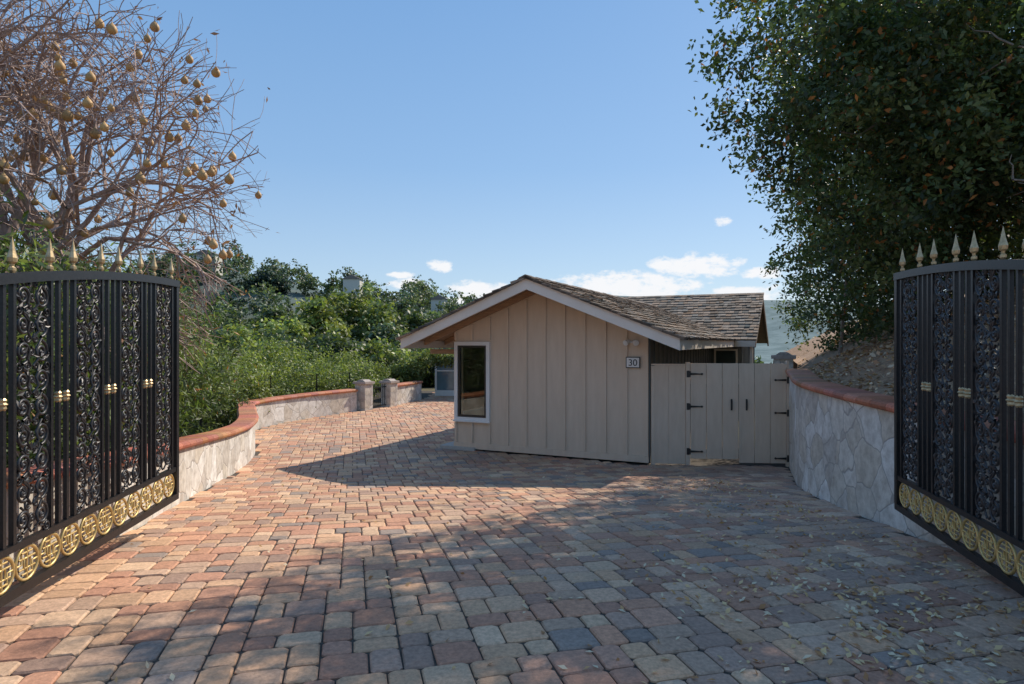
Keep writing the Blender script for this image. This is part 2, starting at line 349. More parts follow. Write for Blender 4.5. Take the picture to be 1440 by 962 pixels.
# ---------------- driveway gates
def curveobj(name,splines,depth,mat,parent,res=1):
    cu=bpy.data.curves.new(name,'CURVE'); cu.dimensions='3D'; cu.bevel_depth=depth; cu.bevel_resolution=res
    for pts,cyc in splines:
        s=cu.splines.new('POLY'); s.points.add(len(pts)-1)
        for i,p in enumerate(pts): s.points[i].co=(p[0],p[1],p[2],1)
        s.use_cyclic_u=cyc
    cu.materials.append(mat); o=bpy.data.objects.new(name,cu); sc.collection.objects.link(o); o.parent=parent; return o
def spiral(cx,cz,r0,r1,a0,turns,n=22,y=0):
    return [(cx+(r0+(r1-r0)*(i/n)**.8)*math.cos(a0+turns*2*math.pi*i/n),y,cz+(r0+(r1-r0)*(i/n)**.8)*math.sin(a0+turns*2*math.pi*i/n)) for i in range(n+1)]
def drivegate(loc,hinge,ztop):
    dx,dy=hinge[0]-loc[0],hinge[1]-loc[1]; L=math.hypot(dx,dy)
    root=empty('wrought_iron_gate',(loc[0],loc[1],0),math.atan2(dy,dx))
    z0=.09; zt=lambda s: ztop-.032*s*s
    fr=MB(); n=30
    fr.box(0,L,-.022,.022,z0,z0+.055); fr.box(0,L,-.018,.018,.355,.395)
    fr.box(0,.055,-.024,.024,z0+.056,zt(0)-.03); fr.box(L-.06,L,-.024,.024,z0+.056,zt(L)-.03)
    b=len(fr.v)
    for i in range(n+1):
        s=L*i/n
        for (y,z) in ((-.03,-.03),(.03,-.03),(.03,.03),(-.03,.03)): fr.v.append((s,y,zt(s)+z)); fr.c.append((1,1,1))
    for i in range(n):
        for k in range(4):
            kk=(k+1)%4; fr.f.append((b+4*i+k,b+4*i+kk,b+4*i+4+kk,b+4*i+4+k))
    fr.f.append((b,b+3,b+2,b+1)); e=b+4*n; fr.f.append((e,e+1,e+2,e+3))
    gold=MB(); fin=MB(); sp=[]; sp2=[]; lv=MB()
    s=.12; gr=random.Random(3)
    while s+.36<L:
        p0,p1=s,s+.36
        for q in (p0,p1):
            fr.box(q-.013,q+.013,-.014,.014,.396,zt(q)-.02)
        zz=.42; top=zt(s+.18)-.04; nu=int((top-zz)/.15); uh=(top-zz)/nu; cx=s+.18
        for k in range(nu):
            zc=zz+uh*(k+.5); sg=1 if k%2 else -1
            for sd in (-1,1):
                sp.append((spiral(cx+sd*.088,zc,.072,.010,math.pi/2*(1 if sd*sg>0 else -1),1.9*sd*sg,26),False))
                sp2.append((spiral(cx+sd*.135,zc+uh*.5*sg,.036,.006,math.pi*(0 if sd<0 else 1),1.5*sd,12,.004),False))
                sp2.append((spiral(cx+sd*.04,zc+uh*.5,.030,.006,gr.uniform(0,6),1.4*sd,10,-.004),False))
                sp2.append(([(cx+sd*.01,0,zc-uh*.5),(cx+sd*.055,.006,zc-uh*.22),(cx+sd*.03,.004,zc+uh*.1),(cx+sd*.10,-.004,zc+uh*.5)],False))
                for _ in range(6):
                    lx=cx+sd*gr.uniform(.01,.155); lz=zc+gr.uniform(-.5,.5)*uh; a_=gr.uniform(0,6.28); l_=gr.uniform(.022,.034)
                    dx_,dz_=math.cos(a_)*l_,math.sin(a_)*l_; bb=len(lv.v); yy=gr.uniform(-.008,.008); tw=gr.uniform(-.012,.012)
                    for (px,pz,py) in ((-dx_,-dz_,tw),(dz_*.42,-dx_*.42,.006),(dx_,dz_,-tw),(-dz_*.42,dx_*.42,.006)): lv.v.append((lx+px,yy+py,lz+pz)); lv.c.append((1,1,1))
                    for (px,pz,py) in ((-dx_,-dz_,tw),(dz_*.42,-dx_*.42,-.006),(dx_,dz_,-tw),(-dz_*.42,dx_*.42,-.006)): lv.v.append((lx+px,yy+py-.001,lz+pz)); lv.c.append((1,1,1))
                    lv.f+=[(bb,bb+1,bb+2,bb+3),(bb+7,bb+6,bb+5,bb+4)]
            sp2.append((spiral(cx,zc,.03,.005,k*1.3,1.4,12,-.004),False))
            for sd in (-1,1):
                lv.lathe((cx+sd*.088,0,zc-.012),[(0,.004),(.012,.02),(.024,.004)],6,sq=.6)
        nb=s+.36+.26
        if nb<L:
            for q in (s+.36+.085,s+.36+.175):
                fr.box(q-.013,q+.013,-.012,.012,.396,zt(q)-.02)
                zc=1.2
                gold.lathe((q,0,zc-.035),[(0,.014),(.012,.022),(.026,.018),(.036,.028),(.046,.018),(.06,.022),(.072,.014)],8)
        for q in (p0,p1):
            fin.lathe((q,0,zt(q)+.03),[(0,.014),(.012,.024),(.028,.024),(.036,.012),(.05,.014),(.062,.03),(.085,.034),(.125,.020),(.205,.001)],8,sq=.7)
        s+=.62
    fr.obj('frame_and_bars',m_iron,root); gold.obj('collars',m_bronze,root); fin.obj('spear_finials',m_bronze,root,); lv.obj('cast_leaves',m_cast,root)
    curveobj('scrollwork',sp,.0095,m_cast,root); curveobj('scroll_tendrils',sp2,.0075,m_cast,root)
    md=[]; q=.055+.122
    ring=[]
    while q+.12<L-.05:
        cz=.25
        ring.append(([(q+.105*math.cos(a*math.pi/12),0,cz+.098*math.sin(a*math.pi/12)) for a in range(24)],True))
        for h,wd in ((.062,.05),(.03,.075),(-.03,.075),(-.062,.05)): md.append(([(q-wd,0,cz+h),(q+wd,0,cz+h)],False))
        md.append(([(q,0,cz-.098),(q,0,cz+.098)],False)); md.append(([(q-.10,0,cz),(q-.05,0,cz),(q-.05,0,cz-.06)],False)); md.append(([(q+.10,0,cz),(q+.05,0,cz),(q+.05,0,cz+.06)],False))
        md.append(([(q-.03,.002,cz-.03),(q-.03,.002,cz+.03),(q+.03,.002,cz+.03),(q+.03,.002,cz-.03)],True))
        q+=.226
    curveobj('medallion_rings',ring,.010,m_gold,root); curveobj('medallion_characters',md,.0065,m_gold,root)
    ps=MB(); ps.box(L+.02,L+.12,-.05,.05,-.1,zt(L)+.05); ps.obj('hinge_post',m_iron,root)
drivegate((-3.13,5.97),(-2.76,2.93),2.09)
drivegate((3.37,5.6),(2.74,2.68),2.12)

# ---------------- house
m_beige=simple('beige_siding_paint',(.66,.515,.385),(.74,.59,.45),1.5,.7,.35,.004,stretch=(6,6,1))
m_dark=simple('grey_siding_shaded',(.10,.115,.115),(.15,.16,.155),2,.7,.2,.003,stretch=(6,6,1))  # grey siding, its colour darkened to carry the side wall's shade
m_trim=simple('trim_paint',(.74,.66,.57),(.82,.75,.67),3,.6,.15,.002)
m_white=simple('white_paint',(.76,.75,.72),(.82,.81,.79),5,.5,.05,.001)
m_wood=simple('soffit_wood',(.24,.14,.08),(.42,.27,.16),3,.7,.2,.002,stretch=(1,12,12))
m_dkw=simple('weathered_wood',(.08,.06,.045),(.15,.11,.08),3,.8,.2,.002,stretch=(1,12,12))
m_shake=attrmat('cedar_shake',.9,14,.6,1.25,.7,.006)
m_floor=simple('interior_floor',(.25,.2,.15),(.3,.24,.18),4)
m_conc=simple('concrete',(.42,.40,.37),(.52,.50,.46),12,.9,.3,.003)
m_blk=simple('dark_frame',(.02,.02,.02),(.04,.035,.03),20,.4)
m,ng,b=newmat('window_glass')
gl=ng.nodes.new('ShaderNodeBsdfGlossy'); gl.inputs['Roughness'].default_value=.01; tr=ng.nodes.new('ShaderNodeBsdfTransparent'); tr.inputs[0].default_value=(.94,.98,.96,1)
fz_=ng.nodes.new('ShaderNodeFresnel'); fz_.inputs[0].default_value=1.6; mx=ng.nodes.new('ShaderNodeMixShader'); ng.links.new(fz_.outputs[0],mx.inputs[0]); ng.links.new(tr.outputs[0],mx.inputs[1]); ng.links.new(gl.outputs[0],mx.inputs[2]); ng.links.new(mx.outputs[0],ng.nodes['Material Output'].inputs[0])
m_glass=m
HA=math.atan2(HU[1],HU[0])
H=empty('board_and_batten_house',(HL[0],HL[1],0),HA)
RZ=2.70; SL=.40
def rz(x): return RZ-SL*abs(x-2.0)
zb=-.62
a=MB()
wx0,wx1,wz0,wz1=.06,.76,.0,1.50
und=.13
a.prism([(wx1,zb),(4.0,zb),(4.0,rz(4.0)-und),(2.0,RZ-und),(wx1,rz(wx1)-und)],0,.1)
a.prism([(0,zb),(wx1,zb),(wx1,wz0),(0,wz0)],0,.1)
a.prism([(0,wz1),(wx1,wz1),(wx1,rz(wx1)-und),(0,rz(0)-und)],0,.1)
a.box(0,wx0,0,.1,wz0,wz1)
for i in range(1,11):
    x=i*.4-.02 if i<10 else 3.955
    x=min(x,3.955)
    lo=zb+.12; hi=rz(x)-und-.03
    if x<wx1+.05:
        a.box(x,x+.045,-.030,-.001,lo,wz0-.09); a.box(x,x+.045,-.030,-.001,wz1+.09,hi)
    else: a.box(x,x+.045,-.030,-.001,lo,hi)
a.box(0.0,.05,-.028,-.001,wz1+.09,rz(0)-und-.02); a.box(0.0,.05,-.028,-.001,zb+.12,wz0-.09)
a.box(-.01,4.01,-.04,-.001,zb,zb+.115)
a.obj('gable_wall',m_beige,H)
SW=3.3
a=MB()
ht=rz(0)-und-.0
a.box(0,.1,.102,.16,zb,ht); a.box(0,.1,.16,SW,zb,.1); a.box(0,.1,.16,SW,1.45,ht); a.box(0,.1,SW,7.9,zb,ht)
for i in range(1,20):
    y=i*.4
    if .1<y<SW+.05: a.box(-.026,-.001,y,y+.045,zb,.04)
    else: a.box(-.026,-.001,y,y+.045,zb,ht)
a.obj('side_wall_beige',m_beige,H)
a=MB(); a.box(3.9,4.0,.102,7.9,zb,ht)
for i in range(0,20): a.box(4.001,4.026,.03+i*.4,.075+i*.4,zb,ht)
a.obj('side_wall_grey',m_dark,H)
a=MB(); a.box(.11,3.89,.11,7.8,-.45,-.42); a.obj('interior_floor',m_floor,H)
a=MB(); a.box(.11,3.89,3.5,3.6,-.42,1.6); a.box(2.6,2.7,.12,3.49,-.42,1.6); a.box(.105,.13,.16,SW,-.42,.1);a.obj('interior_wall',m_white,H)
a=MB()
def frame(a,x0,x1,z0,z1,t,y0,y1):
    a.box(x0-t,x1+t,y0,y1,z1,z1+t); a.box(x0-t,x1+t,y0,y1,z0-t,z0); a.box(x0-t,x0,y0,y1,z0,z1); a.box(x1,x1+t,y0,y1,z0,z1)
frame(a,wx0+.02,wx1-.02,wz0+.02,wz1-.02,.075,-.05,-.002); a.box(wx0-.07,wx1+.07,-.075,-.052,wz0-.075,wz0-.045)
a.obj('window_trim',m_white,H)
a=MB(); frame(a,wx0+.065,wx1-.065,wz0+.065,wz1-.065,.04,-.035,.03); a.obj('window_sash',m_blk,H)
a=MB(); a.box(wx0+.06,wx1-.06,-.004,.004,wz0+.06,wz1-.06); a.box(.03,.038,.16,SW,.1,1.45); a.obj('window_panes',m_glass,H)
a=MB(); a.box(-.02,.06,.16,.19,.1,1.45);a.box(-.02,.06,SW-.04,SW,.1,1.45);a.box(-.02,.06,1.75,1.78,.1,1.45); a.obj('side_window_frame',m_white,H)
def slope(a,sx,y0,y1,xe,t0,t1,col=(1,1,1)):
    X0=2.0; X1=2.0+sx*xe
    a.prism([(X0,RZ-t0),(X1,RZ-SL*xe-t0),(X1,RZ-SL*xe-t1),(X0,RZ-t1)],y0,y1)
a=MB(); slope(a,1,-.85,10.2,2.68,.03,.06); slope(a,-1,-.85,10.2,2.68,.03,.06); a.obj('roof_deck',m_wood,H)
a=MB()
for y in np.arange(-.2,8,.8):
    slope(a,1,y,y+.07,2.62,.062,.165); slope(a,-1,y,y+.07,2.62,.062,.165)
a.box(-.68,0,.12,.2,1.3,1.4)
a.obj('rafters',m_wood,H)
a=MB(); slope(a,1,-.91,-.865,2.72,.0,.20); slope(a,-1,-.91,-.865,2.72,.0,.20)
a.obj('barge_boards',m_trim,H)
a=MB(); a.box(4.69,4.73,-.86,7.25,1.42,1.60); a.box(-.73,-.69,-.86,8,1.42,1.60); a.obj('eave_fascia',m_trim,H)
def shakes(name,org,ex,ey,nrm,wdt,ln,expo=.19):
    org,ex,ey,nrm=[Vector(v) for v in (org,ex,ey,nrm)]; mbs=MB(); rows=int(ln/expo)+1
    for r_ in range(rows):
        x=-R.uniform(0,.1)
        while x<wdt:
            w_=R.uniform(.09,.24); x1=min(x+w_,wdt+.02); x0=max(x,-.02)
            if x1-x0>.02:
                j=R.normal(0,.014); th=R.uniform(.018,.036); y0=r_*expo+j-.02; y1=min(r_*expo+.34,ln+.02)
                base=np.array((.20,.155,.12))*R.uniform(.45,1.5); base+=np.array((.02,.0,-.01))*R.normal()
                b=len(mbs.v)
                for (xx,yy,zz) in ((x0+.004,y0,.0),(x1-.004,y0,.0),(x1-.004,y1,-.01),(x0+.004,y1,-.01),(x0+.004,y0,th+.022),(x1-.004,y0,th+.022+R.normal(0,.003)),(x1-.004,y1,.012),(x0+.004,y1,.012)):
                    mbs.v.append(tuple(org+ex*xx+ey*yy+nrm*(zz))); mbs.c.append(tuple(np.clip(base,.02,1)))
                mbs.f+=[tuple(b+i for i in q) for q in ((0,3,2,1),(4,5,6,7),(0,1,5,4),(1,2,6,5),(2,3,7,6),(3,0,4,7))]
            x+=w_
    return mbs.obj(name,m_shake,H)
ll=math.hypot(1,SL); sl=2.72*ll
shakes('shakes_east',(4.76,-.95,RZ-SL*2.76+.0),(0,1,0),(-1/ll,0,SL/ll),(SL/ll,0,1/ll),11.0,sl+.04)
shakes('shakes_west',(-.76,-.95,RZ-SL*2.76+.0),(0,1,0),(1/ll,0,SL/ll),(-SL/ll,0,1/ll),11.0,sl+.04)
a=MB()
for i in range(44):
    y=-.97+i*.25; 
    for sx in (-1,1):
        c=tuple(np.array((.17,.13,.105))*R.uniform(.5,1.4)); zz=RZ+.065+R.normal(0,.004)
        a.prism([(2.0,zz),(2.0+sx*.13,zz-.055),(2.0+sx*.13,zz-.085),(2.0,zz-.03)],y,y+.25+.02*(sx+1),col=c)
a.obj('ridge_caps',m_shake,H)
WZ=3.08; WS=.493
wl=math.hypot(1,WS)
shakes('wing_shakes',(-1.5,7.25,1.60),(1,0,0),(0,1/wl,WS/wl),(0,-WS/wl,1/wl),6.8,3.0*wl+.05,.2)
a=MB(); a.prism([(7.3,1.575),(10.29,WZ-.03),(13.29,1.575),(13.29,1.50),(10.29,WZ-.12),(7.3,1.50)],-1.45,5.24,'x'); a.obj('wing_deck',m_dkw,H)
a=MB(); a.prism([(7.25,1.57),(10.29,WZ-.01),(13.3,1.57),(13.3,1.40),(10.29,WZ-.2),(7.25,1.40)],5.245,5.29,'x'); a.obj('wing_barge',m_dkw,H)
a=MB(); a.box(-1.4,4.85,7.95,12.7,zb,1.46); a.prism([(7.95,1.462),(12.7,1.462),(10.29,WZ-.25)],-1.4,4.85,'x')
for i in range(12): a.box(4.851,4.875,8+i*.4,8.045+i*.4,zb,1.46)
a.obj('wing_walls',m_dark,H)
a=MB(); a.box(4.74,5.28,7.22,7.26,1.42,1.585); a.obj('wing_fascia',m_trim,H)
a=MB(); frame(a,4.15,4.7,.5,1.3,.05,7.91,7.948); a.box(5.12,5.2,7.4,7.48,zb,1.42); a.obj('wing_window_trim',m_trim,H)
a=MB(); a.box(4.15,4.7,7.93,7.94,.5,1.3); a.obj('wing_window_pane',m_glass,H)
a=MB(); a.box(-.30,.5,-.10,-.045,-.66,-.585); a.box(-.30,-.02,-.045,.6,-.66,-.58); a.obj('concrete_step',m_conc,H)
a=MB(); a.lathe((3.72,-.03,1.53),[(0,.05),(.03,.05)],10)
for dx in (-.09,.09):
    a.tube((3.72,-.03,1.56),(3.72+dx*.6,-.1,1.56),.012,.012,6)
    a.tube((3.72+dx*.6,-.08,1.57),(3.72+dx*1.1,-.17,1.53),.03,.055,12); a.tube((3.72+dx*1.1,-.17,1.53),(3.72+dx*1.13,-.175,1.528),.055,.04,12)
    a.tube((3.72+dx*1.13,-.175,1.528),(3.72+dx*1.12,-.173,1.529),.04,.0,12)
a.obj('flood_light',m_white,H)
a=MB(); a.box(3.60,3.86,-.05,-.03,1.08,1.28); a.obj('number_plate_border',m_blk,H)
a=MB(); a.box(3.615,3.845,-.056,-.052,1.095,1.265); a.obj('number_plate',m_white,H)
tx=bpy.data.curves.new('house_number','FONT'); tx.body='30'; tx.size=.17; tx.extrude=.003; tx.align_x='CENTER'; tx.materials.append(m_blk)
to=bpy.data.objects.new('house_number',tx); sc.collection.objects.link(to); to.parent=H; to.location=(3.73,-.061,1.12); to.rotation_euler=(math.radians(90),0,0)
G=empty('glazed_sunroom',(-3.15,26.2,0),math.radians(-8))
a=MB(); a.box(0,4.5,0,3,-.65,-.42); a.box(0,4.5,-.03,.02,1.35,1.5)
for x in (0,.95,1.9,2.85,4.4): a.box(x,x+.08,-.03,.05,-.42,1.35)
a.box(.08,4.4,-.02,.03,.35,.4)
a.obj('frame',m_white,G)
a=MB(); a.box(0,4.5,0,.01,-.42,1.35); a.obj('glass',simple('tinted_glass',(.10,.16,.19),(.18,.28,.32),.8,.08,0),G)
a=MB(); a.box(-.4,4.9,-.5,3.4,1.5,1.62); a.obj('roof',m_dark,G)

# ---------------- side yard gate
FA=(2.50,11.50); FB=(4.87,11.28); L=math.hypot(FB[0]-FA[0],FB[1]-FA[1])
F=empty('wooden_side_gate',(FA[0],FA[1],0),math.atan2(FB[1]-FA[1],FB[0]-FA[0]))
m_fence=simple('fence_paint',(.66,.525,.40),(.74,.60,.47),2.5,.7,.3,.003,stretch=(5,5,1))
a=MB(); gz=-.65
a.box(0,.06,-.03,.05,gz,1.12)
for i,(x0,x1) in enumerate([(.062,.30),(.303,.60)]): a.box(x0,x1,-.012,.012,gz+.02,1.13)
a.box(.0,.60,-.022,.03,1.132,1.16)
a.box(.605,.68,-.03,.05,gz,1.19); 
a.obj('fixed_panel',m_fence,F)
for nm,x0,x1 in (('leaf_west',.69,1.52),('leaf_east',1.53,2.34)):
    a=MB(); n=3; wd=(x1-x0)/n
    for i in range(n): a.box(x0+i*wd+.004,x0+(i+1)*wd-.005,-.01,.012,gz+(.12 if nm=='leaf_west' else .06),1.17)
    a.box(x0,x1,.014,.05,.8,.9); a.box(x0,x1,.014,.05,-.45,-.35)
    a.box(x0,x0+.04,-.022,-.011,gz+.13,1.165); a.box(x1-.04,x1,-.022,-.011,gz+.13,1.165)
    a.obj(nm,m_fence,F)
a=MB(); a.box(2.345,L,-.03,.05,gz,1.22); a.obj('east_post',m_fence,F)
a=MB()
for z in (.98,.40,-.40):
    a.box(.62,.67,-.036,-.031,z-.06,z+.06); a.prism([(.685,z-.02),(.86,z-.009),(.89,z-.02),(.91,z),(.89,z+.02),(.86,z+.009),(.685,z+.02)],-.034,-.024)
    a.tube((.68,-.036,z-.05),(.68,-.036,z+.05),.01,.01,6)
    a.prism([(2.34,z-.1+.02),(2.18,z-.1+.009),(2.15,z-.1+.02),(2.13,z-.1),(2.15,z-.1-.02),(2.18,z-.1-.009),(2.34,z-.1-.02)],-.034,-.024)
    a.box(2.348,2.38,-.036,-.031,z-.16,z-.04)
for x in (1.40,1.66):
    a.tube((x,-.06,.36),(x,-.06,.52),.010,.010,6); a.box(x-.014,x+.014,-.03,-.023,.34,.54); a.tube((x,-.02,.37),(x,-.06,.37),.008,.008,6); a.tube((x,-.02,.51),(x,-.06,.51),.008,.008,6)
a.obj('strap_hinges_and_pulls',m_blk,F)

# ---------------- foliage
m_leaf=leafmat('leaf_green'); m_dry=leafmat('dry_leaf',.15,.8)
m_bark=simple('bark',(.15,.12,.095),(.32,.26,.21),9,.9,.8,.02,stretch=(3,3,1))
def leafquads(C,nrm,size,aspect,rng):
    n=len(C); d=rng.normal(size=(n,3)); d-=nrm*(d*nrm).sum(1)[:,None]; d/=np.linalg.norm(d,axis=1)[:,None]+1e-9
    e=np.cross(nrm,d); s=size*rng.uniform(.65,1.3,n)[:,None]; wv=s*aspect*.5
    V=np.stack([C-d*s*.5, C+e*wv-d*s*.06+nrm*s*.06, C+d*s*.5, C-e*wv-d*s*.06+nrm*s*.06],1); return V
def foliage(name,blobs,nclump,per,cr,size,aspect,pal,seed,mat=None,parent=None,shell=.6,rough=.25,up=.35,dry=0,drycol=(.35,.14,.04),lo=.55,hi=1.35):
    rng=np.random.default_rng(seed); B=np.array(blobs,float); wgt=(B[:,3]*B[:,4]*B[:,5])**(2/3); wgt/=wgt.sum()
    k=rng.choice(len(B),nclump,p=wgt); d=rng.normal(size=(nclump,3)); d/=np.linalg.norm(d,axis=1)[:,None]
    rr=np.where(rng.random(nclump)<shell,rng.uniform(.8,1.05,nclump),rng.random(nclump)**.5*.9)
    ph=B[k,0]*1.7
    lump=1+rough*(np.sin(d[:,0]*5+ph)*np.cos(d[:,2]*6+ph*2)+.6*np.sin(d[:,1]*9+d[:,2]*8+ph))
    C=B[k,:3]+d*B[k,3:6]*(rr*lump)[:,None]
    bright=rng.uniform(lo,hi,nclump)*(.85+.25*(d[:,2]))  # crown shading put into leaf colour: upper clumps lighter, lower ones darker
    pi=rng.integers(0,len(pal),nclump)
    idx=np.repeat(np.arange(nclump),per)
    off=np.clip(rng.normal(size=(len(idx),3)),-1.7,1.7)*cr*np.array((1,1,.7))*rng.uniform(.5,1.3,nclump)[idx][:,None]
    P=C[idx]+off
    nr=rng.normal(size=(len(idx),3))+np.array((0,0,up))*2+d[idx]*.5; nr/=np.linalg.norm(nr,axis=1)[:,None]
    V=leafquads(P,nr,size,aspect,rng)
    col=np.array(pal)[pi][idx]*bright[idx][:,None]*rng.uniform(.7,1.35,len(idx))[:,None]
    if dry:
        mk=rng.random(len(idx))<dry; col[mk]=np.array(drycol)*rng.uniform(.6,1.5,mk.sum())[:,None]
    return quads(name,V,mat or m_leaf,np.clip(col,.004,1),parent)
def limb(mb,p,q,r0,r1,seg=6,wob=.12,k=7,rng=random):
    p=Vector(p);q=Vector(q); pts=[p]; 
    for i in range(1,seg+1):
        t=i/seg; x=p.lerp(q,t)
        if i<seg: x+=Vector((rng.uniform(-1,1),rng.uniform(-1,1),rng.uniform(-1,1)))*wob*(q-p).length*.35
        pts.append(x)
    for i in range(seg):
        a=r0+(r1-r0)*i/seg; c=r0+(r1-r0)*(i+1)/seg; mb.tube(pts[i],pts[i+1],a,c,k)
    return pts
OAK=empty('evergreen_oak_tree')
oakb=[(4.20,8.1,5.5,1.75,1.6,1.35),(4.85,8.5,4.4,1.6,1.5,1.6),(5.65,10,3.3,1.4,1.6,1.75),(6.6,7.8,5.4,2.3,2.2,2.1),
      (7.6,10.6,5.0,2.6,2.4,2.4),(9.5,13.5,5.5,3.6,3.0,3.6),(6.8,8.4,4.1,1.6,1.4,1.0),(8.2,8.2,4.6,2.4,2.0,1.7),(7.6,12.5,3.2,2.0,2.0,1.6),(6.5,10.5,6.8,2.2,2.0,2.0)]
oakpal=[(.10,.155,.06),(.135,.19,.07),(.08,.135,.06),(.18,.22,.085),(.11,.165,.075)]
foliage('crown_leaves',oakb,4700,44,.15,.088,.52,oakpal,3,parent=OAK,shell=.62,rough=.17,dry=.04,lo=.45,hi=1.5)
mb2=MB(); base=(7.9,9.0,1.8)
f1=limb(mb2,base,(7.3,8.7,4.4),.30,.22,6,.1,9)
for q,r_ in (((4.6,8.1,6.2),.12),((5.2,8.6,4.6),.10),((5.9,9.9,3.7),.09),((6.8,7.3,6.4),.13),((8.6,8.2,6.0),.12),((7.7,10.8,5.6),.12),((9.3,13,6.5),.12)):
    pts=limb(mb2,f1[-1],q,r_,.04,7,.14,6)
    for i in range(3,8):
        for _ in range(3):
            e=pts[i]+Vector((random.uniform(-1,1),random.uniform(-1,1),random.uniform(-.5,1)))*1.2
            limb(mb2,pts[i],e,.03,.008,4,.2,4)
limb(mb2,(8.4,9.6,1.9),(8.8,8.2,5.5),.2,.08,7,.15,8); limb(mb2,(7.0,7.6,1.7),(6.3,7.2,4.6),.10,.04,7,.15,7)
for (p_,q_) in (((7.4,7.6,3.6),(5.4,6.9,3.3)),((7.6,7.3,4.3),(5.2,6.6,4.6)),((7.2,7.4,3.0),(6.0,6.6,2.6)),((7.4,7.5,5.0),(5.9,6.2,5.4))):
    pts=limb(mb2,p_,q_,.05,.012,7,.16,5)
    for i in range(2,8):
        e=pts[i]+Vector((random.uniform(-.6,.3),random.uniform(-.5,.5),random.uniform(-.6,.5))); limb(mb2,pts[i],e,.012,.004,4,.2,4)
mb2.obj('trunk_and_limbs',m_bark,OAK,True)
st=MB(); limb(st,(5.72,11.2,1.0),(5.85,11.2,2.65),.035,.025,4,.03,6); st.obj('wooden_stake',m_bark)

P=RW; T=np.gradient(P,axis=0); T/=np.linalg.norm(T,axis=1)[:,None]; Nn=np.stack([-T[:,1],T[:,0]],1)
ext=np.array([(9,22),(7.9,18),(6.7,15),(5.75,12.9)]); extn=np.array([(1,-.1)]*4); 
PP=np.vstack([ext,P+Nn*.26]); NN=np.vstack([extn,Nn]); NN=NN*.3+np.array((1,.1))*.7
offs=[0,.25,.5,.8,1.2,1.7,2.3,3,4,5.5,7.5,10,14,20,30]
def bankz(x0,y0,o,x,y): return .87+.02*(min(y0,12)-5)+.02+.34*o+.16*min(o,2)+ .10*mnoise.noise(Vector((x*.9,y*.9,0)))*min(1,o*2)-.018*min(o,30)**1.5*(.6)
bv=[];bf=[];m_=len(offs)
for i in range(len(PP)):
    for o in offs:
        x,y=PP[i]+NN[i]*o; bv.append((x,y,bankz(PP[i][0],PP[i][1],o,x,y)))
    if i:
        for j in range(m_-1): a0=(i-1)*m_+j; bf.append((a0,a0+1,a0+1+m_,a0+m_))
b0=len(bv)
for i in range(5): bv.append((PP[i][0]-.3,PP[i][1],-1.2))
for i in range(4): bf.append((b0+i,b0+i+1,(i+1)*m_,i*m_))
m_bank=simple('leaf_litter_soil',(.20,.12,.07),(.45,.29,.185),14,.95,.8,.03)
mobj('hillside_bank',bv,bf,m_bank,smooth=True)
rng=np.random.default_rng(5); n=15000
ii=rng.integers(0,len(PP),n); oo=rng.random(n)**1.3*6
C=np.array([(lambda p:(p[0],p[1],bankz(PP[i][0],PP[i][1],o,p[0],p[1])+.012))(PP[i]+NN[i]*o+rng.normal(0,.05,2)) for i,o in zip(ii,oo)])
nr=rng.normal(size=(n,3))*.5+np.array((0,0,1)); nr/=np.linalg.norm(nr,axis=1)[:,None]
dc=np.array([(.52,.32,.19),(.60,.42,.26),(.38,.21,.12),(.64,.50,.36)])
quads('leaf_litter',leafquads(C,nr,.075,.6,rng),m_dry,dc[rng.integers(0,4,n)]*rng.uniform(.6,1.2,n)[:,None])
foliage('bank_shrub',[(8.2,11.5,2.8,1.6,1.8,.9),(6.9,13.5,2.1,1.0,1.5,.8),(9.0,8.5,3.2,1.3,1.5,.8)],420,40,.14,.08,.5,oakpal,9,shell=.5)
rng=np.random.default_rng(8); pts=[]
while len(pts)<1900:
    u=rng.random()
    if u<.45: x=3.3-abs(rng.normal(0,.9)); y=rng.uniform(2.2,9.5)
    elif u<.85: x=rng.normal(2.1,.7); y=rng.normal(3.7,.9)
    else: x=rng.uniform(-3.3,3.3); y=rng.uniform(2,12)
    if mnoise.noise(Vector((x*1.6,y*1.6,3)))<-.12 and rng.random()<.75: continue
    if inside(x,y): pts.append((x,y,float(g(y))+.009))
C=np.array(pts); nr=rng.normal(size=(len(C),3))*.4+np.array((0,0,1)); nr/=np.linalg.norm(nr,axis=1)[:,None]
quads('fallen_leaves',leafquads(C,nr,.046,.5,rng),m_dry,(np.array([(.70,.52,.28),(.58,.36,.17),(.72,.62,.44),(.42,.22,.1)])[rng.integers(0,4,len(C))]))

# --- oleander hedge behind left wall
olp=[(.11,.175,.055),(.155,.225,.075),(.085,.135,.045),(.20,.26,.11)]
OL=empty('oleander_hedge')
olb=[(-4.7,3.6,1.3,.9,1.2,1.2),(-4.8,5.2,1.35,1.0,1.1,1.25),(-5.0,6.7,1.3,1.0,1.1,1.25),(-5.3,8.2,1.25,1.0,1.1,1.25),(-5.7,9.7,1.1,1.0,1.1,1.15),(-6.2,11.3,1.0,1.1,1.2,1.15),(-7.2,12.6,1.1,1.3,1.4,1.3),(-6.6,8.5,1.7,1.4,2.2,1.4),(-6.3,5.5,1.7,1.2,2.0,1.4),(-7.9,15.2,.4,1.3,1.3,1.1),(-8.8,13.2,1.2,1.6,1.8,1.2)]
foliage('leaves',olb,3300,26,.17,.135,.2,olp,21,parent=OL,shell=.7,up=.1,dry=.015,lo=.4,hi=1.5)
mbo=MB()
for (x,y,z,a_,b_,c_) in olb:
    for _ in range(9): limb(mbo,(x+random.uniform(-.3,.3),y+random.uniform(-.3,.3),-1.2),(x+random.uniform(-.9,.9)*a_,y+random.uniform(-.9,.9)*b_,z+c_*random.uniform(.2,.9)),.02,.006,5,.08,5)
mbo.obj('stems',m_bark,OL)
